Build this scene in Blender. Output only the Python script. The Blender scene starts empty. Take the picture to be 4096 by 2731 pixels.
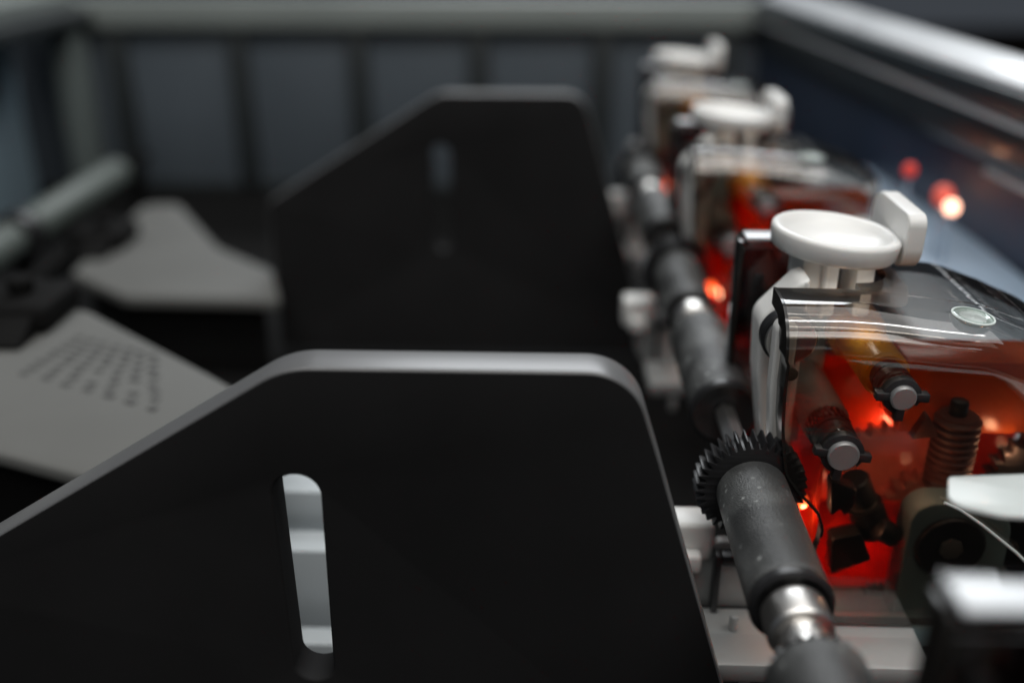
import bpy, bmesh, math, random
from mathutils import Vector, Matrix
random.seed(7)
MM = 0.001
S = bpy.context.scene
C = S.collection
R = math.radians

# ------------------------------------------------------------------ camera, world, lamps, exposure
# Lengths below are in millimetres; x to the right, y along the drive shaft (away), z up from the machine bed.
H = 220.0                                   # height of the lens above the bed
cam = bpy.data.cameras.new('camera')
cam.lens, cam.sensor_width = 35.0, 36.0
cam.clip_start, cam.clip_end = 0.01, 30.0
cam.dof.use_dof = True
cam.dof.focus_distance = 0.223
cam.dof.aperture_fstop = 4.6
cam.dof.aperture_blades = 0
co = bpy.data.objects.new('camera', cam); C.objects.link(co)
co.location = (0, 0, H * MM)
co.rotation_euler = (R(90 - 23.911), 0, R(1.923))
S.camera = co

W = bpy.data.worlds.new('World'); S.world = W; W.use_nodes = True
bg = W.node_tree.nodes['Background']
bg.inputs['Color'].default_value = (0.75, 0.85, 1.0, 1); bg.inputs['Strength'].default_value = 0.06

def area(name, loc, target, sx, sy, power, col):
    l = bpy.data.lights.new(name, 'AREA'); l.shape = 'RECTANGLE'; l.size, l.size_y = sx, sy
    l.energy, l.color = power, col
    o = bpy.data.objects.new(name, l); C.objects.link(o)
    o.location = loc
    o.rotation_euler = (Vector(target) - Vector(loc)).to_track_quat('-Z', 'Y').to_euler()
    return o
# a bright window-like lamp beyond the back guard, and two ceiling lamps over the machine
area('back_lamp', (0.25, 2.4, 1.75), (0.05, 0.25, 0.1), 1.5, 0.9, 31, (0.93, 0.97, 1.0))
area('ceiling_lamp', (0.15, 0.0, 1.65), (0.08, 0.15, 0.1), 2.3, 1.9, 22, (1.0, 0.98, 0.95))
area('ceiling_strip_lamp', (0.1, -0.15, 1.62), (0.08, 0.2, 0.1), 1.9, 0.12, 10, (1.0, 0.99, 0.97))
area('front_ceiling_lamp', (0.5, -1.3, 1.5), (0.05, 0.25, 0.1), 1.2, 0.5, 8, (1.0, 0.96, 0.9))

S.view_settings.view_transform = 'Standard'
S.view_settings.look = 'None'
S.view_settings.exposure = 0.0
S.view_settings.gamma = 1.0
S.cycles.use_denoising = True
S.cycles.max_bounces = 14
S.cycles.transparent_max_bounces = 24
S.cycles.glossy_bounces = 5
S.cycles.caustics_reflective = False
S.cycles.caustics_refractive = False

# ------------------------------------------------------------------ materials
def nt(name):
    m = bpy.data.materials.new(name); m.use_nodes = True
    return m, m.node_tree, m.node_tree.nodes['Principled BSDF'], m.node_tree.nodes['Material Output']

def mat(name, col, rough=0.4, metal=0.0, var=0.12, scale=120.0, bump=0.0, bscale=900.0, coat=0.0, spec=0.5, sss=0.0, rvar=0.08, stretch=(1, 1, 1)):
    m, t, p, out = nt(name)
    n, l = t.nodes, t.links
    tc = n.new('ShaderNodeTexCoord'); mp = n.new('ShaderNodeMapping'); mp.inputs['Scale'].default_value = stretch
    l.new(tc.outputs['Object'], mp.inputs['Vector'])
    no = n.new('ShaderNodeTexNoise'); no.inputs['Scale'].default_value = scale; no.inputs['Detail'].default_value = 5
    l.new(mp.outputs['Vector'], no.inputs['Vector'])
    mx = n.new('ShaderNodeMix'); mx.data_type = 'RGBA'
    a = [max(0, c * (1 - var)) for c in col]; b = [min(1, c * (1 + var)) for c in col]
    mx.inputs[6].default_value = (*a, 1); mx.inputs[7].default_value = (*b, 1)
    l.new(no.outputs['Fac'], mx.inputs[0]); l.new(mx.outputs[2], p.inputs['Base Color'])
    mr = n.new('ShaderNodeMapRange'); mr.inputs['To Min'].default_value = max(0.02, rough - rvar); mr.inputs['To Max'].default_value = min(1, rough + rvar)
    l.new(no.outputs['Fac'], mr.inputs['Value']); l.new(mr.outputs['Result'], p.inputs['Roughness'])
    p.inputs['Metallic'].default_value = metal
    p.inputs['Specular IOR Level'].default_value = spec
    p.inputs['Coat Weight'].default_value = coat; p.inputs['Coat Roughness'].default_value = 0.1
    if sss:
        p.inputs['Subsurface Weight'].default_value = sss; p.inputs['Subsurface Scale'].default_value = 0.002
        p.inputs['Subsurface Radius'].default_value = (1, 0.8, 0.6)
    if bump:
        b2 = n.new('ShaderNodeTexNoise'); b2.inputs['Scale'].default_value = bscale; b2.inputs['Detail'].default_value = 3
        l.new(mp.outputs['Vector'], b2.inputs['Vector'])
        bn = n.new('ShaderNodeBump'); bn.inputs['Strength'].default_value = bump; bn.inputs['Distance'].default_value = 0.0003
        l.new(b2.outputs['Fac'], bn.inputs['Height']); l.new(bn.outputs['Normal'], p.inputs['Normal'])
    return m

def clear(name, tint, rough=0.02, ior=1.5, wave=0.0):
    """thin clear or smoked plastic: tinted pass-through plus mirror-like surface by Fresnel"""
    m = bpy.data.materials.new(name); m.use_nodes = True
    t = m.node_tree; n, l = t.nodes, t.links; n.clear()
    out = n.new('ShaderNodeOutputMaterial'); tr = n.new('ShaderNodeBsdfTransparent'); gl = n.new('ShaderNodeBsdfGlossy')
    tr.inputs['Color'].default_value = (*tint, 1); gl.inputs['Roughness'].default_value = rough
    gl.inputs['Color'].default_value = (1, 1, 1, 1)
    fr = n.new('ShaderNodeFresnel'); fr.inputs['IOR'].default_value = ior
    ge = n.new('ShaderNodeNewGeometry'); io = n.new('ShaderNodeMapRange')      # same reflectance on both faces of the sheet
    io.inputs['To Min'].default_value = ior; io.inputs['To Max'].default_value = 1 / ior
    l.new(ge.outputs['Backfacing'], io.inputs['Value']); l.new(io.outputs['Result'], fr.inputs['IOR'])
    mx = n.new('ShaderNodeMixShader')
    l.new(fr.outputs['Fac'], mx.inputs['Fac']); l.new(tr.outputs['BSDF'], mx.inputs[1]); l.new(gl.outputs['BSDF'], mx.inputs[2])
    l.new(mx.outputs['Shader'], out.inputs['Surface'])
    if wave:
        tc = n.new('ShaderNodeTexCoord'); mp = n.new('ShaderNodeMapping'); mp.inputs['Scale'].default_value = (60, 260, 260)
        no = n.new('ShaderNodeTexNoise'); no.inputs['Scale'].default_value = 1.0; no.inputs['Detail'].default_value = 2
        l.new(tc.outputs['Object'], mp.inputs['Vector']); l.new(mp.outputs['Vector'], no.inputs['Vector'])
        bn = n.new('ShaderNodeBump'); bn.inputs['Strength'].default_value = wave; bn.inputs['Distance'].default_value = 0.002
        l.new(no.outputs['Fac'], bn.inputs['Height']); l.new(bn.outputs['Normal'], gl.inputs['Normal'])
    return m

def translucent(name, col, trans=0.6, rough=0.25, scale=70.0):
    m, t, p, out = nt(name)
    n, l = t.nodes, t.links
    tc = n.new('ShaderNodeTexCoord'); no = n.new('ShaderNodeTexNoise'); no.inputs['Scale'].default_value = scale; no.inputs['Detail'].default_value = 4
    l.new(tc.outputs['Object'], no.inputs['Vector'])
    mc = n.new('ShaderNodeMix'); mc.data_type = 'RGBA'
    mc.inputs[6].default_value = (col[0] * .75, col[1] * .6, col[2] * .6, 1); mc.inputs[7].default_value = (min(1, col[0] * 1.1), col[1] * 1.3, col[2] * 1.2, 1)
    l.new(no.outputs['Fac'], mc.inputs[0]); l.new(mc.outputs[2], p.inputs['Base Color'])
    p.inputs['Roughness'].default_value = rough
    tl = n.new('ShaderNodeBsdfTranslucent'); l.new(mc.outputs[2], tl.inputs['Color'])
    mx = n.new('ShaderNodeMixShader'); mx.inputs['Fac'].default_value = trans
    l.new(p.outputs['BSDF'], mx.inputs[1]); l.new(tl.outputs['BSDF'], mx.inputs[2]); l.new(mx.outputs['Shader'], out.inputs['Surface'])
    return m

def lit(name, col, strength):
    m, t, p, out = nt(name)
    p.inputs['Base Color'].default_value = (*[c * 0.5 for c in col], 1)
    p.inputs['Emission Color'].default_value = (*col, 1); p.inputs['Emission Strength'].default_value = strength
    return m

def rubber_mat():
    m = mat('worn_rubber', (0.034, 0.035, 0.035), 0.40, var=0.3, scale=90, bump=0.75, bscale=2400, spec=0.65)
    t = m.node_tree; n, l = t.nodes, t.links; p = n['Principled BSDF']
    tc = n.new('ShaderNodeTexCoord')
    # specks of paper dust and scuffs
    vo = n.new('ShaderNodeTexVoronoi'); vo.inputs['Scale'].default_value = 320
    l.new(tc.outputs['Object'], vo.inputs['Vector'])
    r1 = n.new('ShaderNodeMapRange'); r1.inputs['From Min'].default_value = 0.08; r1.inputs['From Max'].default_value = 0.22
    r1.inputs['To Min'].default_value = 1; r1.inputs['To Max'].default_value = 0
    l.new(vo.outputs['Distance'], r1.inputs['Value'])
    cl = n.new('ShaderNodeTexNoise'); cl.inputs['Scale'].default_value = 75; cl.inputs['Detail'].default_value = 4
    l.new(tc.outputs['Object'], cl.inputs['Vector'])
    r2 = n.new('ShaderNodeMapRange'); r2.inputs['From Min'].default_value = 0.42; r2.inputs['From Max'].default_value = 0.62
    l.new(cl.outputs['Fac'], r2.inputs['Value'])
    mu = n.new('ShaderNodeMath'); mu.operation = 'MULTIPLY'; l.new(r1.outputs['Result'], mu.inputs[0]); l.new(r2.outputs['Result'], mu.inputs[1])
    ad = n.new('ShaderNodeMath'); ad.operation = 'MULTIPLY_ADD'; l.new(r2.outputs['Result'], ad.inputs[0]); ad.inputs[1].default_value = 0.15; l.new(mu.outputs[0], ad.inputs[2])
    ad.use_clamp = True
    src = p.inputs['Base Color'].links[0].from_socket
    mx = n.new('ShaderNodeMix'); mx.data_type = 'RGBA'; l.new(ad.outputs[0], mx.inputs[0]); l.new(src, mx.inputs[6]); mx.inputs[7].default_value = (0.40, 0.42, 0.41, 1)
    l.new(mx.outputs[2], p.inputs['Base Color'])
    return m

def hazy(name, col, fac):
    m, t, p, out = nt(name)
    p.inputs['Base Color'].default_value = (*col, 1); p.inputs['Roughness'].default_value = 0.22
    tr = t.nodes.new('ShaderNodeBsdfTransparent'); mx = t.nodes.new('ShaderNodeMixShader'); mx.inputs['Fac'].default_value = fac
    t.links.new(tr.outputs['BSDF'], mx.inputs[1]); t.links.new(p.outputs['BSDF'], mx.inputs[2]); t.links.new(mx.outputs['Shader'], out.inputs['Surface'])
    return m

M = dict(
    hazy=hazy('pale_reflection_patch', (0.74, 0.79, 0.78), 0.58),  # pale see-through colour for the white reflection on the near cover
    white=mat('white_plastic', (0.73, 0.73, 0.715), 0.36, var=0.06, scale=28, sss=0.15, coat=0.06, bump=0.03, bscale=1500),
    frame=mat('white_moulded_plastic', (0.70, 0.70, 0.68), 0.36, var=0.04, scale=70, bump=0.05, bscale=1200),
    black=mat('black_plastic', (0.016, 0.016, 0.017), 0.34, var=0.2, scale=200, bump=0.05),
    gear=mat('black_gear_plastic', (0.014, 0.014, 0.015), 0.36, var=0.25, scale=300),
    plate=mat('dark_anodised_plate', (0.0135, 0.0135, 0.014), 0.75, var=0.25, scale=35, bump=0.04, bscale=3000, spec=0.10),
    plateedge=mat('pale_plate_edge', (0.112, 0.114, 0.117), 0.32, var=0.22, scale=45, bump=0.05, bscale=1500, spec=0.6, stretch=(.1, 1, .1)),
    rubber=rubber_mat(),
    steel=mat('polished_steel', (0.74, 0.72, 0.69), 0.34, metal=1.0, var=0.06, scale=400, stretch=(1, 0.05, 1)),
    pin=mat('turned_steel', (0.30, 0.30, 0.30), 0.38, metal=0.6, var=0.05, scale=500),
    zinc=mat('grey_sheet_metal', (0.40, 0.41, 0.405), 0.42, metal=0.25, var=0.08, scale=150, bump=0.08, bscale=1400),
    palemetal=mat('pale_satin_metal', (0.46, 0.50, 0.52), 0.4, var=0.08, scale=60, spec=.6),
    sheet=mat('grey_tray_metal', (0.118, 0.120, 0.115), 0.6, var=0.12, scale=22, bump=0.05, spec=.3),
    mark=mat('printed_mark', (0.055, 0.055, 0.055), 0.6),
    smoke=clear('smoked_acrylic', (0.66, 0.625, 0.585), 0.035, ior=1.75, wave=0.022),
    smokedark=clear('dark_smoked_acrylic', (0.36, 0.31, 0.31), 0.03),
    smokeedge=mat('smoked_acrylic_edge', (0.012, 0.011, 0.010), 0.15, var=0.3, scale=300),
    clear=clear('clear_acrylic', (0.86, 0.90, 0.88), 0.03),
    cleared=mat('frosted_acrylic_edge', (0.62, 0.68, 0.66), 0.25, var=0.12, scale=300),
    red=translucent('red_translucent_plastic', (0.85, 0.062, 0.013), 0.62),
    redgear=translucent('red_brown_gear_plastic', (0.58, 0.19, 0.13), 0.2, 0.4),
    orangered=translucent('orange_red_plastic', (0.52, 0.095, 0.022), 0.42),
    orange=translucent('orange_plastic', (1.0, 0.46, 0.035), 0.4, 0.3),
    spring=mat('dark_red_brown_spring', (0.10, 0.030, 0.022), 0.55, metal=0.0, var=0.25),
    greydark=mat('dark_grey_plastic', (0.19, 0.275, 0.285), 0.45, var=0.12),
    greytube=mat('grey_plastic_tube', (0.15, 0.148, 0.135), 0.4, var=0.08),
    bed=mat('black_machine_bed', (0.006, 0.006, 0.006), 0.75, var=0.3, scale=40, spec=0.1),
    guard=mat('slate_blue_guard_panel', (0.078, 0.095, 0.112), 0.5, var=0.30, scale=9, spec=0.4),
    sidepanel=mat('teal_blue_side_panel', (0.34, 0.46, 0.54), 0.5, var=0.25, scale=9),
    mullion=mat('dark_guard_mullion', (0.020, 0.025, 0.027), 0.5, var=0.2),
    rail=mat('grey_green_rail', (0.21, 0.235, 0.225), 0.45, var=0.15, scale=14),
    post=mat('grey_green_post', (0.16, 0.19, 0.185), 0.45, var=0.15, scale=14),
    idler=mat('grey_green_roller', (0.085, 0.102, 0.093), 0.5, var=0.1, scale=30),
    whiterail=mat('white_satin_rail', (0.66, 0.69, 0.72), 0.3, var=0.04, scale=30, coat=.3),
    chrome=mat('brushed_aluminium_rail', (0.80, 0.82, 0.84), 0.24, metal=1.0, var=0.05, scale=60, stretch=(1, 0.03, 1)),
    darkrail=mat('dark_glossy_rail', (0.020, 0.030, 0.038), 0.34, var=0.2, scale=40, coat=0.3),
    navy=mat('navy_glossy_panel', (0.022, 0.036, 0.068), 0.35, var=0.35, scale=14),
    shelf=mat('blue_grey_shelf', (0.34, 0.44, 0.55), 0.45, var=0.3, scale=16),
    floor=mat('dark_brown_floor', (0.022, 0.013, 0.009), 0.9, var=0.3, scale=3, spec=0.03),
    glintdim=lit('dim_red_reflection', (1.0, 0.07, 0.05), 0.28),  # these glow colours stand for reflections on the side panel, not lamps
    glintred=lit('red_reflection', (1.0, 0.15, 0.10), 0.42),
    glinthot=lit('hot_reflection_core', (1.0, 0.52, 0.36), 4.0),
    led=lit('red_led_lens', (1.0, 0.10, 0.02), 2.2),
)

# ------------------------------------------------------------------ mesh helpers
def finish(me, angle=35):
    for p in me.polygons: p.use_smooth = True
    me.set_sharp_from_angle(angle=R(angle))
    return me

def link(name, me, material, parent=None, loc=None):
    o = bpy.data.objects.new(name, me); C.objects.link(o)
    me.name = name
    for q in (material if isinstance(material, (list, tuple)) else [material]): me.materials.append(q)
    if parent is not None:
        o.parent = parent
        base = parent['_o']
        me.transform(Matrix.Translation(-Vector(base)))
        o['_o'] = base
    elif loc is not None:
        b = Vector((loc[0], loc[1], loc[2] + H)) * MM
        me.transform(Matrix.Translation(-b)); o.location = b
        o['_o'] = tuple(b)
    return o

def thing(name, label, cat, loc, group=None):
    o = bpy.data.objects.new(name, None); C.objects.link(o)
    b = Vector((loc[0], loc[1], loc[2] + H)) * MM
    o.location = b; o['_o'] = tuple(b); o.empty_display_size = 0.01
    return tag(o, label, cat, group)

def tag(o, label, cat, group=None):
    o['label'] = label; o['category'] = cat
    if group: o['group'] = group
    return o

def bm_mesh(bm, angle=35):
    for v in bm.verts: v.co = Vector((v.co.x, v.co.y, v.co.z + H)) * MM
    me = bpy.data.meshes.new('m'); bmesh.ops.recalc_face_normals(bm, faces=bm.faces[:]); bm.to_mesh(me); bm.free()
    return finish(me, angle)

def add_box(bm, x0, x1, y0, y1, z0, z1, bev=0.0, seg=2):
    r = bmesh.ops.create_cube(bm, size=1.0)
    for v in r['verts']:
        v.co = Vector(((x0 + x1) / 2 + v.co.x * (x1 - x0), (y0 + y1) / 2 + v.co.y * (y1 - y0), (z0 + z1) / 2 + v.co.z * (z1 - z0)))
    if bev:
        es = list({e for v in r['verts'] for e in v.link_edges})
        bmesh.ops.bevel(bm, geom=es, offset=bev, segments=seg, profile=0.5, affect='EDGES')

def box(*a, bev=0.0, seg=2):
    bm = bmesh.new(); add_box(bm, *a, bev=bev, seg=seg); return bm_mesh(bm)

def add_lathe(bm, prof, origin, axis=(0, 1, 0), seg=48, wob=None):
    """prof: list of (radius, distance along axis); closed with caps"""
    A = Vector(axis).normalized(); u = A.orthogonal().normalized(); v = A.cross(u); O = Vector(origin)
    rings = []
    for r, t in prof:
        if r < 1e-6: rings.append([bm.verts.new(O + A * t)])
        else: rings.append([bm.verts.new(O + A * t + (u * math.cos(2 * math.pi * k / seg) + v * math.sin(2 * math.pi * k / seg)) * r) for k in range(seg)])
    for a, b in zip(rings, rings[1:]):
        for k in range(seg):
            k2 = (k + 1) % seg
            if len(a) == 1 and len(b) == 1: continue
            if len(a) == 1: bm.faces.new((a[0], b[k], b[k2]))
            elif len(b) == 1: bm.faces.new((a[k], a[k2], b[0]))
            else: bm.faces.new((a[k], a[k2], b[k2], b[k]))
    if len(rings[0]) > 1: bm.faces.new(rings[0])
    if len(rings[-1]) > 1: bm.faces.new(rings[-1])

def lathe(prof, origin, axis=(0, 1, 0), seg=48, angle=35):
    bm = bmesh.new(); add_lathe(bm, prof, origin, axis, seg); return bm_mesh(bm, angle)

def cyl(r, t0, t1, c=0.4):
    return [(0, t0), (max(r - c, .01), t0), (r - c * .3, t0 + c * .3), (r, t0 + c), (r, t1 - c), (r - c * .3, t1 - c * .3), (max(r - c, .01), t1), (0, t1)]

def ring(r0, r1, t0, t1, c=0.2):
    return [(r0, t0), (r1 - c, t0), (r1, t0 + c), (r1, t1 - c), (r1 - c, t1), (r0, t1), (r0, t0)]

def round_poly(pts, n=8):
    """pts: (a, b, radius) corners -> list of (a, b) with rounded corners"""
    out = []
    N = len(pts)
    for i in range(N):
        p0, p1, p2 = (Vector(pts[(i + k) % N][:2]) for k in (-1, 0, 1)); r = pts[i][2]
        if r <= 0: out.append(tuple(p1)); continue
        d0, d2 = (p0 - p1).normalized(), (p2 - p1).normalized()
        ang = d0.angle(d2); t = r / math.tan(ang / 2)
        t = min(t, (p0 - p1).length * .49, (p2 - p1).length * .49); rr = t * math.tan(ang / 2)
        c = p1 + (d0 + d2).normalized() * (rr / math.sin(ang / 2))
        a, b = p1 + d0 * t - c, p1 + d2 * t - c
        a0 = math.atan2(a.y, a.x); da = (math.atan2(b.y, b.x) - a0 + math.pi) % (2 * math.pi) - math.pi
        for k in range(n + 1): q = a0 + da * k / n; out.append((c.x + rr * math.cos(q), c.y + rr * math.sin(q)))
    return out

def prism(outline, lo, hi, plane='xz', holes=(), bev=0.3, res=2, angle=35):
    """extrude a 2D outline (with holes) between lo and hi along the remaining axis, edges bevelled"""
    cu = bpy.data.curves.new('c', 'CURVE'); cu.dimensions = '2D'; cu.fill_mode = 'BOTH'
    for pts in [outline, *holes]:
        sp = cu.splines.new('POLY'); sp.points.add(len(pts) - 1); sp.use_cyclic_u = True
        for k, (a, b) in enumerate(pts): sp.points[k].co = (a, b, 0, 1)
    cu.extrude = (hi - lo) / 2 - bev; cu.bevel_depth = bev; cu.bevel_resolution = res; cu.offset = -bev
    ob = bpy.data.objects.new('c', cu); C.objects.link(ob)
    dg = bpy.context.evaluated_depsgraph_get()
    me = bpy.data.meshes.new_from_object(ob.evaluated_get(dg), depsgraph=dg)
    bpy.data.objects.remove(ob); bpy.data.curves.remove(cu)
    bm = bmesh.new(); bm.from_mesh(me); bpy.data.meshes.remove(me)
    bmesh.ops.remove_doubles(bm, verts=bm.verts[:], dist=0.001)
    mid = (lo + hi) / 2
    for v in bm.verts:
        a, b, t = v.co
        v.co = {'xz': (a, mid + t, b), 'xy': (a, b, mid + t), 'yz': (mid + t, a, b)}[plane]
    return bm_mesh(bm, angle)

def add_tube(bm, pts, r, seg=10):
    pts = [Vector(p) for p in pts]; rings = []
    for i, p in enumerate(pts):
        d = (pts[min(i + 1, len(pts) - 1)] - pts[max(i - 1, 0)]).normalized()
        u = d.cross(Vector((0.13, 0.21, 0.97))).normalized(); v = d.cross(u)
        rings.append([bm.verts.new(p + (u * math.cos(2 * math.pi * k / seg) + v * math.sin(2 * math.pi * k / seg)) * r) for k in range(seg)])
    for a, b in zip(rings, rings[1:]):
        for k in range(seg): bm.faces.new((a[k], a[(k + 1) % seg], b[(k + 1) % seg], b[k]))
    bm.faces.new(rings[0]); bm.faces.new(rings[-1])

def gear_outline(cx, cz, ro, ri, n, ph=0.0):
    out = []
    for k in range(n):
        a = 2 * math.pi * k / n + ph; s = 2 * math.pi / n
        for f, r in ((-.36, ri), (-.14, ro - .25), (-.07, ro), (.07, ro), (.14, ro - .25), (.36, ri)):
            out.append((cx + r * math.cos(a + f * s), cz + r * math.sin(a + f * s)))
    return out

def circle(cx, cz, r, n=32):
    return [(cx + r * math.cos(2 * math.pi * k / n), cz + r * math.sin(2 * math.pi * k / n)) for k in range(n)]

def copy_thing(root, dy, label):
    """a copy of a thing with its parts and their sub-parts, moved along the shaft"""
    r = root.copy(); C.objects.link(r); r.location = root.location + Vector((0, dy * MM, 0)); r['label'] = label
    for ch in list(root.children):
        c = ch.copy(); C.objects.link(c); c.parent = r
        for g in list(ch.children):
            d = g.copy(); C.objects.link(d); d.parent = c
    return r

# ------------------------------------------------------------------ setting
PITCH = 150.0
o = link('machine_bed', box(-620, 330, -60, 815, -232, -220, bev=1), M['bed']); o['kind'] = 'structure'
o = link('floor', box(-6000, 6000, -3000, 9000, -1010, -1000), M['floor']); o['kind'] = 'structure'

# back guard: rails, slate panels and dark mullions
g = thing('back_guard', 'slate blue back guard of tall panels between dark uprights', 'machine guard', (-90, 806, -220))
link('top_rail', box(-372, 170, 792, 812, -92, -70, bev=3), M['rail'], g)
xs = [-436, -339, -243, -148, -53, 44, 140, 236]
for a in xs[1:-1]: link('mullion', box(a - 8, a + 8, 797, 806, -219, -92.3, bev=1.2), M['mullion'], g)
for a, b in zip(xs, xs[1:]): link('panel', box(a + 8.2, b - 8.2, 803, 806, -219, -92.3, bev=.6), M['guard'], g)
link('bottom_rail', box(-372, 170, 797, 802.5, -220, -213, bev=1), M['mullion'], g)

# left guard
g = thing('left_guard', 'slate blue side panels with a grey green corner post behind the long grey roller', 'machine guard', (-380, 500, -220))
link('corner_post', box(-376, -356, 764, 790, -220, -86, bev=3), M['post'], g)
for y0, y1 in ((420, 570), (585, 756)): link('panel', box(-404, -400, y0, y1, -219, -88, bev=.8), M['sidepanel'], g)
link('post', box(-408, -399, 571, 584, -220, -86, bev=1), M['mullion'], g)
link('dark_rail', box(-420, -349, 300, 790, -85.6, -76, bev=2), M['mullion'], g)
link('top_rail', box(-420, -362, 300, 790, -75.6, -64, bev=2), M['rail'], g)

# right guard: bright aluminium rail over a dark glossy rail and a navy panel
g = thing('right_guard', 'bright aluminium rail over a dark glossy rail and navy side panel', 'machine guard', (190, 500, -220))
def along(name, x0, x1, z0, z1, ya, yb, lean, m, bev):
    bm = bmesh.new(); add_box(bm, x0, x1, ya, yb, z0, z1, bev, 3)
    for v in bm.verts: v.co.x += (400 - v.co.y) * lean
    return link(name, bm_mesh(bm), m, g)
LEAN = 0.078
rm = prism(round_poly([(183, -70.2, 2), (199, -60.5, 3), (206, -60.5, 2), (206, -70.2, 2)], 6), 120, 790, 'xz', bev=.3)
for v in rm.vertices: v.co.x += (.4 - v.co.y) * LEAN * .9
link('bright_rail', rm, M['whiterail'], g)
along('channel', 186.5, 200, -80, -69.4, 120, 790, LEAN, M['darkrail'], 1.5)
def slope_strip(name, pts, ya, yb, m):
    me = prism(round_poly(pts, 4), ya, yb, 'xz', bev=.25)
    for v in me.vertices: v.co.x += (.4 - v.co.y) * LEAN
    return link(name, me, m, g)
slope_strip('rail_edge', [(186.5, -84, .4), (189.8, -80.6, .6), (192, -80.6, .4), (192, -83.7, .4)], 120, 790, M['whiterail'])
along('dark_rail', 190, 212, -104, -83.8, 120, 790, LEAN, M['darkrail'], 5)
along('side_panel', 194, 197, -219, -104.4, 150, 800, LEAN, M['navy'], .6)
slope_strip('panel_trim', [(191.0, -107.4, .3), (193.4, -105.0, .3), (193.8, -105.0, .2), (193.8, -107.4, .2)], 120, 430, M['whiterail'])

# ------------------------------------------------------------------ dark plates with a slot
plate_out = round_poly([(-137, -216, 2), (-137, -137, 5), (-50.5, -83.0, 20), (17.6, -83.0, 12.5), (24, -103, 60), (58, -216, 2)], 12)
slot = round_poly([(-54.6, -161, 4.4), (-55.4, -107.3, 5.0), (-45.2, -107.3, 5.0), (-45.9, -161, 4.2)], 10)
pm = prism(plate_out, 173, 182.2, 'xz', [slot], bev=.7, res=3)
for p in pm.polygons:                                               # the outer rim takes a paler grey than faces and slot walls
    c = p.center / MM
    if abs(p.normal.y) < .9 and not (-58 < c.x < -44 and -170 < c.z - H < -100): p.material_index = 1
p1 = tag(link('guide_plate', pm, [M['plate'], M['plateedge']], loc=(-40, 178, -220)), 'large dark metal plate with a rounded slot showing pale metal behind it', 'guide plate', 'dark guide plates across the machine')
p2 = p1.copy(); C.objects.link(p2); p2.location.y += 2 * PITCH * MM
p2['label'] = 'smaller looking dark plate between the pale trays and the far feeder heads'

# pale stepped block seen through the slot
bm = bmesh.new()
add_box(bm, -98, -20, 233.7, 244.0, -219, -170, .5)
add_box(bm, -98, -20, 244.3, 262, -219, -175, .5)
add_box(bm, -98, -20, 249.0, 253.2, -174.8, -160, .5)
add_box(bm, -98, -20, 253.5, 290, -174.8, -166, .5)
add_box(bm, -98, -20, 218.0, 225.4, -219, -190, .5)
tag(link('stepped_block', bm_mesh(bm), M['palemetal'], loc=(-56, 250, -220)), 'pale stepped metal block seen through the slot of the front plate', 'metal block')

# ------------------------------------------------------------------ drive shaft with rollers, gears and collars
AX, AZ = 49.4, -126.3
sh = thing('drive_shaft', 'long steel drive shaft carrying black rubber rollers, gears and steel collars', 'drive shaft', (AX, 380, -220))
link('shaft', lathe(cyl(2.9, 70, 560, .3), (AX, 0, AZ), seg=6, angle=20), M['steel'], sh)
def roller(name, y0, y1, r):
    me = lathe([(2.5, y0 + 2.2), (r - 1.9, y0 + 2.2), (r - 1.7, y0 + .5), (r - 1.2, y0), (r - .5, y0 + .05), (r, y0 + .6), (r, y1 - .6), (r - .5, y1), (2.5, y1), (2.5, y0 + 2.2)], (AX, 0, AZ), seg=64)
    o = link(name, me, M['rubber'], sh)
    link('end_cap', lathe([(2.9, y0 + .8), (r - 1.95, y0 + .8), (r - 1.95, y0 + 2.1), (2.9, y0 + 2.1), (2.9, y0 + .8)], (AX, 0, AZ)), M['black'], o)
    return o
def end_ring(y0, y1, r): link('end_ring', lathe([(2.9, y0 + 1), (5.8, y0 + 1), (r - .9, y0), (r, y0 + .5), (r, y1), (2.9, y1), (2.9, y0 + 1)], (AX, 0, AZ), seg=56), M['black'], sh)
def gear(y0, y1):
    o = link('gear', prism(gear_outline(AX, AZ, 13.0, 10.9, 38, .07), y0, y1, 'xz', [circle(AX, AZ, 3)], bev=.12, res=1), M['gear'], sh)
    return o
for k in range(4):
    b = k * PITCH
    if k:
        roller('roller', 10.6 + b, 50.6 + b, 8.3); end_ring(8.2 + b, 10.5 + b, 8.4)
        gear(51.0 + b, 57.0 + b)
        link('collar', lathe([(2.9, -.3 + b), (5.4, -.3 + b), (6.1, .1 + b), (6.4, .7 + b), (6.4, 7.2 + b), (6.0, 7.7 + b), (2.9, 7.7 + b), (2.9, -.3 + b)], (AX, 0, AZ), seg=64), M['steel'], sh)
        link('groove_bush', lathe(ring(2.9, 4.6, -3.2 + b, -.4 + b), (AX, 0, AZ)), M['steel'], sh)
        link('collar', lathe([(2.9, -8.2 + b), (5.3, -8.2 + b), (5.6, -7.8 + b), (5.6, -4.1 + b), (5.2, -3.3 + b), (2.9, -3.3 + b), (2.9, -8.2 + b)], (AX, 0, AZ), seg=64), M['steel'], sh)
        link('toothed_ring', prism(gear_outline(AX, AZ, 8.3, 7.3, 22), 8.9 + b - 17.2 - 2.0, 8.9 + b - 17.2, 'xz', [circle(AX, AZ, 3)], bev=.1, res=1), M['black'], sh)
    if k < 3: roller('roller', 91.4 + b, 139.6 + b, 9.1); end_ring(88.6 + b, 91.3 + b, 9.3)

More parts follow.
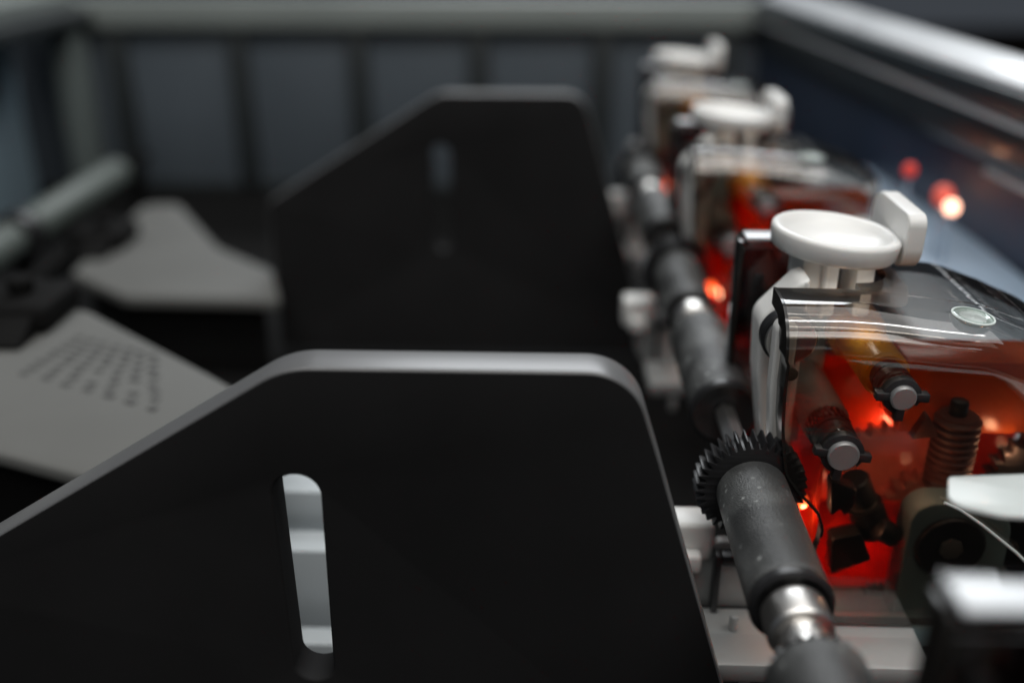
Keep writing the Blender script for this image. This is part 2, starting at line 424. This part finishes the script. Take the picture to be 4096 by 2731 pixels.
# ------------------------------------------------------------------ feeder head
HEADS = 'feeder heads along the drive shaft'
def smooth(t): t = max(0, min(1, t)); return t * t * (3 - 2 * t)
def lerp_tab(tab, v):
    for (a, p), (b, q) in zip(tab, tab[1:]):
        if a <= v <= b or a >= v >= b: return p + (q - p) * ((v - a) / (b - a) if b != a else 0)
    return tab[0][1] if abs(v - tab[0][0]) < abs(v - tab[-1][0]) else tab[-1][1]

def cover_mesh():
    """bent smoked cover: front panel, rounded bend, top with a notch round the knob post"""
    Y0, RB, ZT = 200.0, 10.5, -82.0
    left = [(-165, 66), (-146, 64.6), (-141, 66.5), (-136, 66.7), (-132, 65.2), (-127.3, 60.8), (-121.5, 56.6), (-115.7, 55.4), (-109, 54.4), (-100, 53.9), (-92, 53.9), (-80, 53.6)]
    rows = []                                   # (y, z, ny, nz, xl, xr)
    def zs():
        z = -164.0
        while z < -92.6: yield z; z += 1.6
    for z in zs(): rows.append((Y0, z, -1, 0, lerp_tab(left, z), 120.0))
    for k in range(19):
        a = math.pi / 2 * k / 18
        rows.append((Y0 + RB - RB * math.cos(a), ZT - RB + RB * math.sin(a), -math.cos(a), math.sin(a), 53.4, 120.0))
    px, py, pr_ = 72.0, 234.5, 11.8
    y = Y0 + RB + 1.2
    ys = []
    while y < 246: ys.append(y); y += 1.2
    for y in sorted(ys + [217.7, 217.75]):
        xl = 53.4
        if y > 217.72:
            d = pr_ ** 2 - (y - py) ** 2
            t = math.sqrt(d) if d > 0 else 0
            xl = px + t if y < py else px + pr_ + (y - py) * .15
            if y < py - pr_ + .1: xl = 73.5
            xl = max(xl, 73.5)
        xr = 120.0
        if y > 236: xr = 120 - (1 - math.sqrt(max(0, 1 - ((y - 236) / 10.2) ** 2))) * 14
        rows.append((y, ZT, 0, 1, xl, xr))
    def drop(x, z):
        d = 3.2 * smooth((x - 64) / 40) + 5.0 * smooth((x - 97) / 20) + max(0, x - 112) * .2
        return d * max(0, min(1, (z + 120) / 30)) if z > -120 else 0
    T = 3.0; NX = 36
    bm = bmesh.new(); outer, inner = [], []
    for (y, z, ny, nz, xl, xr) in rows:
        ro, ri = [], []
        for k in range(NX + 1):
            x = xl + (xr - xl) * k / NX
            dz = drop(x, z)
            ro.append(bm.verts.new((x, y, z - dz))); ri.append(bm.verts.new((x, y - ny * T, z - nz * T - dz)))
        outer.append(ro); inner.append(ri)
    def q(a, b, c, d, mi):
        try: f = bm.faces.new((a, b, c, d)); f.material_index = mi
        except ValueError: pass
    for i in range(len(rows) - 1):
        for k in range(NX):
            q(outer[i][k], outer[i][k + 1], outer[i + 1][k + 1], outer[i + 1][k], 0)
            q(inner[i][k], inner[i + 1][k], inner[i + 1][k + 1], inner[i][k + 1], 0)
        q(outer[i][0], outer[i + 1][0], inner[i + 1][0], inner[i][0], 1)
        q(outer[i][-1], inner[i][-1], inner[i + 1][-1], outer[i + 1][-1], 1)
    for k in range(NX):
        q(outer[0][k], inner[0][k], inner[0][k + 1], outer[0][k + 1], 1)
        q(outer[-1][k], outer[-1][k + 1], inner[-1][k + 1], inner[-1][k], 1)
    fl = []                                     # black flange along the left edge
    for (y, z, ny, nz, xl, xr) in rows:
        if z < -140 or y > 217.7: continue
        d = 1.5 + 5.0 * smooth((z + 126) / 12) - 2.5 * smooth((y - 206) / 6)
        a, b = Vector((xl - .15, y + ny * .12, z + nz * .12)), Vector((xl - .15, y - ny * d, z - nz * d))
        fl.append([bm.verts.new(p + Vector((dx, 0, 0))) for p, dx in ((a, 0), (a, .7), (b, .7), (b, 0))])
    for A, B in zip(fl, fl[1:]):
        for k in range(4): q(A[k], A[(k + 1) % 4], B[(k + 1) % 4], B[k], 1)
    return bm_mesh(bm, 40)

def make_head():
    t = thing('feeder_head', 'feeder head in sharp focus, red works under smoked cover beside the rubber roller and gear', 'feeder head', (85, 225, -220), HEADS)
    # white moulded frame behind and beside the cover
    fr_out = round_poly([(56.6, -150, 1), (52.8, -104, 8), (52.6, -86.8, 3.5), (57.6, -86.8, 2), (57.6, -150, 1)], 10)
    f = link('white_frame', prism(fr_out, 207.8, 212.6, 'xz', bev=.9, res=3), M['frame'], t)
    back_out = round_poly([(57.0, -160, 1), (56.6, -132, 12), (52.4, -106, 9), (51.6, -91.5, 5.5), (60.2, -81.6, 4), (62.6, -81.0, .6), (62.6, -160, 1)], 10)
    link('rear_wall', prism(back_out, 220.5, 231, 'xz', bev=1.4, res=4), M['frame'], f)
    link('inner_plate', box(63, 73.5, 238, 239.5, -134, -93.8, bev=.3), M['greydark'], f)
    link('retaining_ring', lathe(ring(2, 6.6, 214.2, 218.4, .5), (57.6, 0, -93.4)), M['black'], f)
    link('bright_ring', lathe(ring(2, 5.9, 213.1, 214.1, .2), (57.6, 0, -93.4)), M['steel'], f)
    link('pivot_pin', lathe(cyl(1.7, 205.4, 207.4, .2), (56.4, 0, -98.4)), M['greytube'], f)
    # latch knob: shallow dish on two prongs with an upright thumb tab
    kx, ky, kz = 71.4, 236.6, -76.3
    dish = [(0, -3.0), (13.4, -3.0), (14.6, -2.6), (15.2, -1.8), (15.6, 1.6), (15.45, 2.3), (14.9, 2.75), (14.0, 2.85), (13.2, 2.45), (12.2, 1.2), (10.0, -.4), (6, -1.35), (0, -1.6)]
    kb = bmesh.new(); add_lathe(kb, dish, (kx, ky, kz), (.09, 0, 1), 96)
    for v in kb.verts: v.co.x = min(v.co.x, 85.9)
    k = link('latch_knob', bm_mesh(kb, 60), M['white'], t)
    tabo = round_poly([(229.0, -82.0, 6.0), (228.6, -67.9, 3.0), (256.5, -68.0, 6.5), (256.5, -82.0, 5.0)], 12)
    link('thumb_tab', prism(tabo, 86.0, 90.5, 'yz', bev=.55, res=4), M['white'], k)
    for x0, x1, y0, y1 in ((62.4, 71.6, 229, 243), (75.8, 80.4, 229.5, 243)):
        link('prong', box(x0, x1, y0, y1, -94, -79.4, bev=1.0), M['frame'], k)
    link('prong_rib', box(67.4, 68.8, 228.2, 229.2, -94, -79.4, bev=.4), M['frame'], k)
    # smoked covers
    cv = link('smoked_cover', cover_mesh(), [M['smoke'], M['smokeedge']], t)
    link('recessed_hole', lathe([(2.6, -.5), (3.2, .15), (4.1, .35), (4.5, .1), (4.2, -.6), (2.9, -1.4), (2.6, -.5)], (95.6, 207.9, -84.55), (.1, -.05, 1), 40, 60), M['clear'], cv)
    link('hole_rim', lathe(ring(4.2, 4.75, -.1, .25, .08), (95.6, 207.9, -84.6), (.1, -.05, 1), 40), M['cleared'], cv)
    link('reflection_tongue', prism(round_poly([(80.8, 172.6, 1.5), (77.2, 163, 3.5), (86, 159.2, 8), (116, 157.5, 1), (116, 176, 1)], 5), -105.6, -104.4, 'xy', bev=.4), M['hazy'], cv)  # added slab standing in for a white reflection on the cover
    link('reflection_tongue_arm', box(111, 116, 176.2, 199, -106, -104.2, bev=.5), M['cleared'], cv)  # holds the added slab, no real part of the cover
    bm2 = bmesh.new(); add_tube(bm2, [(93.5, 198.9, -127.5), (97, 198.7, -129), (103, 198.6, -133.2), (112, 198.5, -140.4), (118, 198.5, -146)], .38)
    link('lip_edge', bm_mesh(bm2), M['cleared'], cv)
    bm3 = bmesh.new()
    rc = [(52.5, 253.5), (100, 253.5)]
    add_box(bm3, 53.0, 90, 252.0, 254.2, -150, -84.5, .5)
    add_box(bm3, 53.0, 90, 252.0, 262.0, -84.4, -82.0, .9, 3)
    rv = link('rear_cover', bm_mesh(bm3), M['smokedark'], t)
    link('top_highlight', box(53.2, 90.2, 251.8, 258.0, -81.9, -80.9, bev=.4), M['whiterail'], rv)  # white strip painted in as the highlight on the cover's rounded edge
    link('side_edge', box(51.5, 52.9, 251.8, 258.5, -150, -82.2, bev=.4), M['smokeedge'], rv)
    link('cover_slot', box(56.2, 58.6, 251.3, 252.0, -97, -91, bev=.3), M['black'], rv)
    # axle pins with retaining clips, hubs, spool and tube
    for (x, z, r, rot) in ((68.5, -115.2, 3.65, 0.0), (79.6, -100.3, 2.95, .12)):
        p = link('axle_pin', lathe([(0, 197.6), (r - .45, 197.6), (r - .1, 197.85), (r, 198.2), (r, 216), (0, 216)], (x, 0, z), seg=56), M['pin'], t)
        link('clear_bush', lathe(ring(r + .15, r + 1.15, 199.2, 202.8, .35), (x, 0, z), seg=48), M['clear'], p)
        hub = lathe([(0, 203.0), (r + .7, 203.0), (r + 1.2, 203.6), (r + 1.3, 206.4), (r + .4, 206.6), (r + .4, 207.6), (r + 1.0, 207.7), (r + 1.0, 210), (0, 210)], (x, 0, z))
        link('hub', hub, M['black'], p)
        cb = bmesh.new(); seg = 40
        # open clip ring with three feet
        a0, a1 = R(-40) + rot, R(250) + rot
        rows = []
        for s in range(seg + 1):
            a = a0 + (a1 - a0) * s / seg; ca, sa = math.cos(a), math.sin(a)
            rows.append([cb.verts.new((x + rr * ca, yy, z + rr * sa)) for rr, yy in ((r + .1, 198.6), (r + 1.25, 198.9), (r + 1.35, 201.2), (r + .1, 201.2))])
        for A, B in zip(rows, rows[1:]):
            for c in range(4): cb.faces.new((A[c], A[(c + 1) % 4], B[(c + 1) % 4], B[c]))
        cb.faces.new(rows[0]); cb.faces.new(rows[-1])
        for a in (R(-8) + rot, R(172) + rot, R(262) + rot):
            q0 = bmesh.new(); add_box(q0, r - .1, r + 2.9, 198.2, 200.6, -.95, .95, .2)
            q0.transform(Matrix.Translation((x, 0, z)) @ Matrix.Rotation(-a, 4, 'Y'))
            tm = bpy.data.meshes.new('tmp'); q0.to_mesh(tm); q0.free(); cb.from_mesh(tm); bpy.data.meshes.remove(tm)
        link('retaining_clip', bm_mesh(cb), M['black'], p)
    rib = bmesh.new()
    for a in range(22):
        q0 = bmesh.new(); add_box(q0, 4.7, 5.25, 209, 213, -.28, .28)
        q0.transform(Matrix.Translation((68.5, 0, -115.2)) @ Matrix.Rotation(a / 22 * 2 * math.pi, 4, 'Y'))
        tm = bpy.data.meshes.new('tmp'); q0.to_mesh(tm); q0.free(); rib.from_mesh(tm); bpy.data.meshes.remove(tm)
    link('ridged_sleeve', bm_mesh(rib), M['black'], t)
    link('orange_spool', lathe([(0, 210.2), (5.0, 210.2), (5.6, 211), (5.6, 234), (7.2, 234.4), (7.2, 248), (0, 248)], (79.6, 0, -100.6), seg=56), M['orange'], t)
    link('grey_tube', lathe([(0, 213.2), (5.0, 213.2), (5.7, 214), (5.7, 237.8), (0, 237.8)], (68.5, 0, -115.2), seg=56), M['greytube'], t)
    # red works
    h = link('red_housing', box(66, 130, 243.2, 245.2, -176, -110, bev=.5), M['red'], t)
    link('upper_block', box(90.5, 126, 226, 241, -124.5, -104, bev=1.5), M['orangered'], h)
    link('side_wall', box(69.2, 70.6, 216, 243, -176, -124, bev=.3), M['red'], h)
    link('lower_wall', box(70.8, 93, 219.5, 221, -172, -141, bev=.5), M['red'], h)
    link('large_gear', prism(gear_outline(92.5, -141, 15.5, 13.8, 26), 231.5, 236, 'xz', bev=.25, res=1), M['redgear'], t)
    link('small_gear', prism(gear_outline(100.5, -147.0, 12.0, 10.4, 22, .1), 223, 228, 'xz', bev=.25, res=1), M['redgear'], t)
    link('dark_gear', prism(gear_outline(127, -136, 13, 11.4, 24, .1), 222, 227, 'xz', bev=.2, res=1), M['gear'], t)
    sp = bmesh.new()
    prof = [(0, -136)]
    zz = -136
    while zz < -116.5: prof += [(4.7, zz), (5.6, zz + .6), (5.6, zz + 1.1), (4.7, zz + 1.7)]; zz += 2.0
    prof += [(4.6, -115.6), (0, -115.2)]
    add_lathe(sp, prof, (102.6, 220, 0), (0, 0, 1), 40)
    ld = link('led_lens', lathe([(0, -1.8), (2.0, -1.8), (2.0, 0), (1.6, 1.2), (0, 1.8)], (65.2, 214, -137.5), (0, -1, .3), 24, 70), M['led'], t)
    for q, (lx, ly, lz, e) in enumerate(((66, 212, -139, .006), (96, 239, -131, .024), (82, 230, -156, .014), (90, 210, -126, .0032), (118, 221, -127, .010), (76, 222, -91, .0020))):  # first light belongs to the LED lens, the rest are added fill
        l = bpy.data.lights.new('led_and_fill_light', 'POINT'); l.energy = e; l.color = (1, .52, .30) if q < 5 else (1, .95, .88); l.shadow_soft_size = .0015
        lo = bpy.data.objects.new('led_and_fill_light', l); C.objects.link(lo); lo.parent = t
        lo.location = Vector((lx, ly, lz + H)) * MM - Vector(t['_o'])
    s = link('coil_spring', bm_mesh(sp, 50), M['spring'], t)
    link('spring_pin', lathe(cyl(2.2, -116, -111.4, .8), (102.2, 220, 0), (0, 0, 1)), M['black'], s)
    c = link('clutch', lathe([(0, 0), (3.4, 0), (3.8, .5), (3.8, 7.5), (3.0, 7.7), (3.0, 8.3), (4.6, 8.5), (4.6, 17.5), (0, 17.5)], (78.2, 216.5, -132.0), (.42, .05, -.9)), M['black'], t)
    link('band', lathe(ring(3.0, 3.5, 7.65, 8.35, .1), (78.2, 216.5, -132.0), (.42, .05, -.9)), M['greytube'], c)
    link('nub', lathe(cyl(2.9, 0, 6, .6), (84.2, 212, -143.5), (.85, .1, -.5)), M['black'], c)
    link('dark_lever', prism(round_poly([(70, -128, 1), (77, -131, 1), (76.5, -136, .4), (74.8, -138.5, .3), (73.5, -136.5, .3), (71.5, -139, .5)], 4), 209, 213, 'xz', bev=.3), M['black'], t)
    link('dark_lever', prism(round_poly([(73, -146, .8), (80, -144, .8), (83.6, -152, .8), (74, -157, .8)], 4), 210, 215, 'xz', bev=.4), M['black'], t)
    link('arrow_tooth', prism(round_poly([(92.6, -112.5, .4), (96, -118.5, .4), (89.6, -119.6, .4)], 4), 214, 217, 'xz', bev=.2), M['spring'], t)
    bo = round_poly([(90.4, -170, .5), (90.4, -146, 12.4), (90.6, -133.8, 12.4), (115.4, -133.8, 9), (115.6, -170, .5)], 14)
    b = link('bearing_block', prism(bo, 208, 216, 'xz', [circle(101.2, -146, 3.3, 24)], bev=.6, res=2), M['greydark'], t)
    link('bearing_ring', lathe([(3.3, 207.2), (4.6, 206.6), (8.0, 206.8), (8.6, 207.4), (8.6, 208), (3.3, 208), (3.3, 207.2)], (101.2, 0, -146), seg=56), M['black'], b)
    link('bearing_core', lathe(cyl(3.0, 206.4, 215, .3), (101.2, 0, -146), seg=7), M['greytube'], b)
    link('block_screw', lathe(cyl(1.7, 207.2, 208.6, .3), (108, 0, -157)), M['black'], b)
    link('base_plate', box(66, 128, 202.6, 250, -173, -167.5, bev=.8), M['greydark'], t)
    link('small_rack', prism(gear_outline(90, -172, 6.5, 5.3, 22), 216, 220, 'xz', bev=.15, res=1), M['gear'], t)
    return t

head = make_head()
labels = {1: 'blurred feeder head with white knob, middle of the row behind the sharp one',
          2: 'farthest feeder head, most blurred white knob nearest the slate back guard',
          -1: 'feeder head mostly out of frame, dark cover with a white glint at the bottom corner'}
for k, lb in labels.items(): copy_thing(head, k * PITCH, lb)

# ------------------------------------------------------------------ pale shaft brackets beneath the shaft
t = thing('shaft_bracket', 'pale grey metal bracket with dark window under the near rubber roller', 'bracket', (60, 200, -220), 'pale brackets under the drive shaft')
link('foot', box(40, 93, 186, 206.5, -169, -165, bev=.6), M['zinc'], t)
link('fold', box(40.2, 92.6, 185.2, 197.2, -170.5, -164.7, bev=1.5), M['zinc'], t)
link('upright', prism(round_poly([(39, -166, .5), (35.5, -158, 5), (44, -146, 3), (60, -146, 1), (60, -166, .5)], 6), 208, 211, 'xz', bev=.5), M['zinc'], t)
bm = bmesh.new()
add_box(bm, 43.4, 45.0, 204, 207.6, -164.8, -147.6, .2); add_box(bm, 45.1, 58, 204, 207.6, -150.4, -147.6, .2)
link('dark_window_frame', bm_mesh(bm), M['black'], t)
link('white_block', box(31, 43.4, 207, 216, -151.5, -140.5, bev=1.4, seg=3), M['frame'], t)
link('block_step', box(33.5, 40, 203, 206.9, -152.5, -147, bev=1.2, seg=3), M['frame'], t)
link('stud', lathe(cyl(1.1, -165, -160.6, .4), (48.0, 198, 0), (0, 0, 1)), M['zinc'], t)
link('stud', lathe(cyl(1.3, -177, -171, .5), (49.5, 187, 0), (0, 0, 1)), M['zinc'], t)
copy_thing(t, PITCH, 'pale bracket with white block beside the upper right corner of the front plate')
copy_thing(t, 2 * PITCH, 'small blurred pale bracket beside the right edge of the farther dark plate')

# ------------------------------------------------------------------ trays, clamps and idler roller
def slab(name, pts, z0, z1, material, loc, parent=None, bev=1.0):
    return link(name, prism(round_poly(pts, 6), z0, z1, 'xy', bev=bev), material, parent, loc=loc)
def curl(o):
    """roll the near edge of a tray downwards"""
    bm = bmesh.new(); bm.from_mesh(o.data); B = Vector(o['_o'])
    for k in range(10):
        c = Vector((0, (228 - k * 3.2) / .97, 0)) * MM - Vector((B.x, B.y, 0))
        bmesh.ops.bisect_plane(bm, geom=bm.verts[:] + bm.edges[:] + bm.faces[:], plane_co=c, plane_no=(.25, .97, 0))
    for v in bm.verts:
        w = -(.25 * (v.co.x + B.x) + .97 * (v.co.y + B.y)) / MM + 228
        if w > 0: v.co.z -= 6.0 * (w / 34) ** 2 * MM
    bm.to_mesh(o.data); bm.free(); finish(o.data, 40)
t1 = thing('delivery_tray', 'pale grey tray with rows of small dark marks behind the front plate', 'tray', (-150, 290, -220), 'pale trays on the bed')
slab('sheet', [(-248, 343, 2), (-169, 337, 12), (-106, 284, 10), (-76, 257, 3), (-82, 219, 4), (-124, 231, 8), (-156, 242, 12), (-248, 257, 2)], -143.5, -139, M['sheet'], None, t1, 1.2)
curl(t1.children[0])
bm = bmesh.new()
ga, gb, gc = Vector((-160.5, 311.5)), Vector((-168.8, 284.5)), Vector((-101, 296))
gb, gc = Vector((-166, 283)) , Vector((-110.5, 289))
for i in range(8):
    for j in range(7):
        if random.random() < .03: continue
        p = ga + (gb - ga) * (i / 7) + (gc - ga) * (j / 6) * (.62 + .38 * i / 7)
        p += Vector((random.uniform(-.35, .35), random.uniform(-.35, .35))); w = random.uniform(1.3, 2.0)
        q0 = bmesh.new(); add_box(q0, -w, w, -1.0, 1.0, -139.05, -138.7)
        q0.transform(Matrix.Translation((p.x, p.y, 0)) @ Matrix.Rotation(-.5, 4, 'Z'))
        tm = bpy.data.meshes.new('tmp'); q0.to_mesh(tm); q0.free(); bm.from_mesh(tm); bpy.data.meshes.remove(tm)
o = link('mark_rows', bm_mesh(bm), M['mark'], t1); o['kind'] = 'stuff'
slab('pedestal', [(-240, 336, 2), (-172, 331, 8), (-111, 282, 6), (-86, 257, 3), (-90, 228, 4), (-125, 239, 6), (-157, 250, 8), (-240, 265, 2)], -219.8, -143.7, M['bed'], None, t1, .5)
t2 = thing('delivery_tray', 'plain pale grey tray with a pointed end meeting the farther dark plate', 'tray', (-190, 500, -220), 'pale trays on the bed')
slab('sheet', [(-252, 600, 8), (-230, 601, 8), (-179, 517, 18), (-141, 483, 4), (-126, 441, 3), (-203, 443, 10), (-243, 475, 6)], -181, -175, M['sheet'], None, t2, 1.5)
slab('pedestal', [(-247, 592, 5), (-233, 593, 5), (-186, 517, 12), (-146, 480, 3), (-136, 450, 2), (-201, 452, 8), (-236, 478, 5)], -219.8, -181.2, M['bed'], None, t2, .5)
def clamp(x, y, z, label, k=1.0):
    c = thing('black_clamp', label, 'clamp', (x, y, z), 'black clamps on the trays')
    link('body', box(x - 16, x + 14, y - 14, y + 16, z + .2, z + 11, bev=3, seg=3), M['bed'], c)
    link('jaw', prism(round_poly([(y - 30, z + .3, 1), (y - 12, z + 9, 2), (y - 12, z + .3, 1)], 4), x - 6, x + 10, 'yz', bev=.6), M['bed'], c)
    link('screw', lathe(cyl(4.5, z + 11, z + 17, 1), (x, y, 0), (0, 0, 1), 24), M['bed'], c)
clamp(-186, 326, -139, 'black clamp on the tray with the rows of dark marks')
clamp(-243, 520, -175, 'black clamp at the corner of the plain pale tray')
i = thing('idler_shaft', 'grey green roller on a dark rod along the slate side panels', 'roller', (-284, 560, -220))
AX2, AZ2 = -296, -173
link('rod', lathe(cyl(4, 380, 720, .5), (AX2, 0, AZ2), seg=24), M['bed'], i)
link('roller', lathe(cyl(10.5, 540, 668, 1.5), (AX2, 0, AZ2)), M['idler'], i)
link('dark_collar', lathe(cyl(14, 522, 534, 1.5), (AX2, 0, AZ2)), M['black'], i)
link('roller', lathe(cyl(10, 400, 520, 1.5), (AX2, 0, AZ2)), M['idler'], i)
link('arm', box(-270, -262, 440, 545, -186, -178, bev=2), M['bed'], i)
for y in (528, 700): link('stand', box(AX2 - 5, AX2 + 5, y - 4, y + 4, -220, -171, bev=1), M['bed'], i)

# ------------------------------------------------------------------ shelf and added reflection beads on the right
s = thing('side_shelf', 'blue grey shelf along the navy side panel', 'shelf', (160, 380, -220))
link('shelf_top', box(131, 193, 200, 560, -142, -138, bev=1.5), M['shelf'], s)
link('shelf_support', box(150, 180, 300, 306, -220, -142.2, bev=1), M['bed'], s)
link('shelf_support', box(150, 180, 500, 506, -220, -142.2, bev=1), M['bed'], s)
for x, y, z, m, r, lb in ((166.4, 400, -114.6, 'glinthot', 2.9, 'brightest added reflection bead, glowing almost white over the blue grey shelf'),
                       (147.0, 400, -99.4, 'glintdim', 2.8, 'tall dim red reflection bead added nearest the blurred middle feeder head'),
                       (164.2, 405, -111.0, 'glintred', 4.2, 'wide red reflection bead added just behind the brightest bead')):
    l_ = thing('reflection_bead', lb, 'reflection bead', (x, y, -138), 'added red reflection beads over the shelf')  # glowing beads added in place of blurred reflections on the side panel
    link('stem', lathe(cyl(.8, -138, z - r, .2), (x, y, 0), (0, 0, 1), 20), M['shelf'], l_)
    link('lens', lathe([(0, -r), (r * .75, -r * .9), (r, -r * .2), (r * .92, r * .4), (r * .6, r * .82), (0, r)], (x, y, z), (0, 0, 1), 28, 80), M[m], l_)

for o in bpy.data.objects:
    if '_o' in o: del o['_o']
